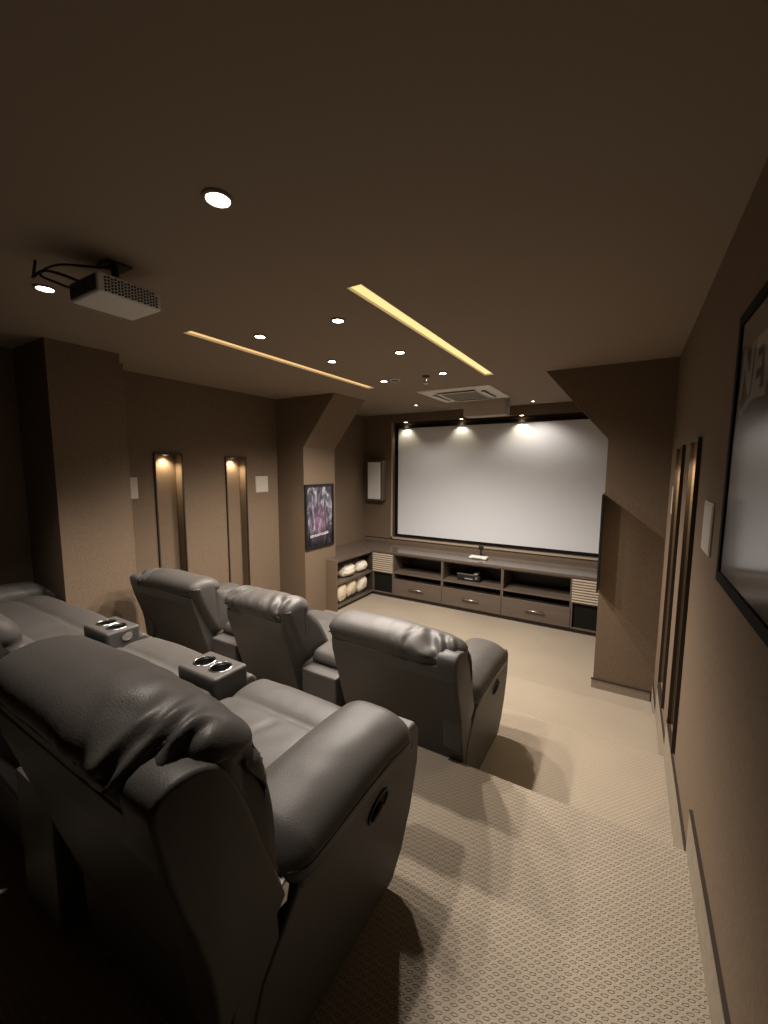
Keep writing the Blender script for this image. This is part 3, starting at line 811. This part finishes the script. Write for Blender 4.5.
# square wall speakers
def plate(x, s, y, z, label, h=.105):
    t = thing('wall_speaker', label, 'wall speaker', (x, y, z), 'square white speakers in the side walls')
    finish('frame', bx(min(0, s*.006), max(0, s*.006), -h, h, -h, h, bev=.002), PLATE, t)
    finish('grille', bx(min(s*.005, s*.008), max(s*.005, s*.008), -h+.010, h-.010, -h+.010, h-.010), PLATE, t)
plate(XL, 1, 2.09, 1.283, 'square white wall speaker half hidden by the large left pillar')
plate(XL, 1, 3.785, 1.267, 'square white wall speaker on the left wall beside the framed poster pillar')
plate(XR, -1, 2.10, 1.258, 'square white wall speaker on the right wall beside the large framed picture')
plate(XR, -1, 3.71, 1.255, 'square white wall speaker on the right wall in the corner by the pillar')

# ------------------------------------------------------------------ framed posters
def frame_bm(hy, hz, w, d, s):
    bm = nb(); a, b = min(0, s*d), max(0, s*d)
    box(bm, a, b, -hy, -hy+w, -hz, hz); box(bm, a, b, hy-w, hy, -hz, hz)
    box(bm, a, b, -hy+w, hy-w, -hz, -hz+w); box(bm, a, b, -hy+w, hy-w, hz-w, hz)
    return bm
def text(body, size, mat_, parent, loc, rot, align='LEFT', shear=0, name='lettering'):
    cu = bpy.data.curves.new(name, 'FONT'); cu.body = body; cu.size = size*S; cu.align_x = align; cu.shear = shear; cu.extrude = .0006; cu.offset = .007
    ob = bpy.data.objects.new(name, cu); C.objects.link(ob); cu.materials.append(mat_)
    bpy.context.view_layer.update()
    me = bpy.data.meshes.new_from_object(ob.evaluated_get(bpy.context.evaluated_depsgraph_get()))
    bpy.data.objects.remove(ob); o = bpy.data.objects.new(name, me); C.objects.link(o)
    if not me.materials: me.materials.append(mat_)
    o.parent = parent; o.location = V(loc)*S; o.rotation_euler = rot
    return o
# left: on the inner face of the left pillar, facing +x
t = thing('framed_poster', 'black framed violet film poster on the left pillar', 'poster', (XQ, 4.37, .82))
hy, hz = .30, .44
finish('frame', frame_bm(hy, hz, .03, .03, 1), BLACK, t)
finish('print', bx(.002, .010, -hy+.03, hy-.03, -hz+.03, hz-.03), PVIOLET, t)
bm = nb(); rnd = random.Random(5); y = -.20
while y < .19:
    w_ = rnd.uniform(.016, .034); h_ = rnd.uniform(.028, .04)
    zz = -.292+(y+.2)*.06
    box(bm, .0098, .0106, y, y+w_, zz, zz+h_*.55); box(bm, .0098, .0106, y, y+.008, zz, zz+h_); 
    if rnd.random() > .4: box(bm, .0098, .0106, y+w_-.008, y+w_, zz, zz+h_)
    box(bm, .0098, .0106, y, y+w_, zz+h_*.8, zz+h_)
    y += w_+.006
finish('title_lettering', bm, LETTERW, t)
# right pillar: a frame seen edge-on
t = thing('framed_poster', 'black picture frame seen edge on at the inner side of the right pillar', 'poster', (XP, 4.37, .82))
finish('frame', frame_bm(hy, hz, .03, .016, -1), BLACK, t)
finish('print', bx(-.010, -.002, -hy+.03, hy-.03, -hz+.03, hz-.03), PDARK, t)
# right wall: large dark poster behind glass
y0, y1, z0, z1 = .72, 1.745, 1.125, 1.975
t = thing('framed_poster', 'large dark framed poster behind glass on the right wall', 'poster', (XR, (y0+y1)/2, (z0+z1)/2))
hy, hz = (y1-y0)/2, (z1-z0)/2
finish('frame', frame_bm(hy, hz, .034, .018, -1), FRAMEBLK, t)
finish('print', bx(-.009, -.002, -hy+.027, hy-.027, -hz+.027, hz-.027), PDARK, t)
text('NEW', .19, LETTER, t, (-.0098, hy-.055, .165), (PI/2, 0, -PI/2), shear=.1)
sw = [(hy-.06, .145), (hy-.10, .118), (hy-.16, .135), (hy-.24, .150), (hy-.36, .145)]
bm = nb(); c_ = [V((0, a, b)) for a, b in sw]; c_ = curve_pts(c_)
for i, (p, q) in enumerate(zip(c_, c_[1:])):
    h0 = .012; f = bm.faces.new([bm.verts.new((-.0100, p.y, p.z-h0)), bm.verts.new((-.0100, q.y, q.z-h0)), bm.verts.new((-.0100, q.y, q.z+h0)), bm.verts.new((-.0100, p.y, p.z+h0))])
bmesh.ops.remove_doubles(bm, verts=bm.verts, dist=1e-6)
finish('underline_swoosh', bm, LETTER, t)
finish('glass', bx(-.0145, -.0125, -hy+.027, hy-.027, -hz+.027, hz-.027), GLASSM, t)

# ------------------------------------------------------------------ world, camera
w = bpy.data.worlds.new('world'); bpy.context.scene.world = w; w.use_nodes = True
w.node_tree.nodes['Background'].inputs[0].default_value = (0, 0, 0, 1)
yaw, pitch, roll = math.radians(-31.072), math.radians(-6.325), math.radians(.218)
fw_ = V((math.sin(yaw)*math.cos(pitch), math.cos(yaw)*math.cos(pitch), math.sin(pitch)))
rt_ = V((math.cos(yaw), -math.sin(yaw), 0)); up_ = rt_.cross(fw_)
r2 = rt_*math.cos(roll)+up_*math.sin(roll); u2 = -rt_*math.sin(roll)+up_*math.cos(roll)
cd = bpy.data.cameras.new('camera'); co = bpy.data.objects.new('camera', cd); C.objects.link(co)
cd.sensor_fit = 'HORIZONTAL'; cd.sensor_width = 36; cd.lens = 407.552/768*36; cd.clip_start = .01
M4 = Matrix((r2, u2, -fw_)).transposed().to_4x4(); M4.translation = V((0, 0, 1.5*S)); co.matrix_world = M4
sc = bpy.context.scene; sc.camera = co
sc.view_settings.view_transform = 'Standard'; sc.view_settings.look = 'None'; sc.view_settings.gamma = 1
sc.view_settings.use_curve_mapping = False; sc.view_settings.exposure = 0.0
sc.cycles.use_denoising = True; sc.cycles.max_bounces = 10; sc.cycles.diffuse_bounces = 3
sc.cycles.sample_clamp_indirect = 4
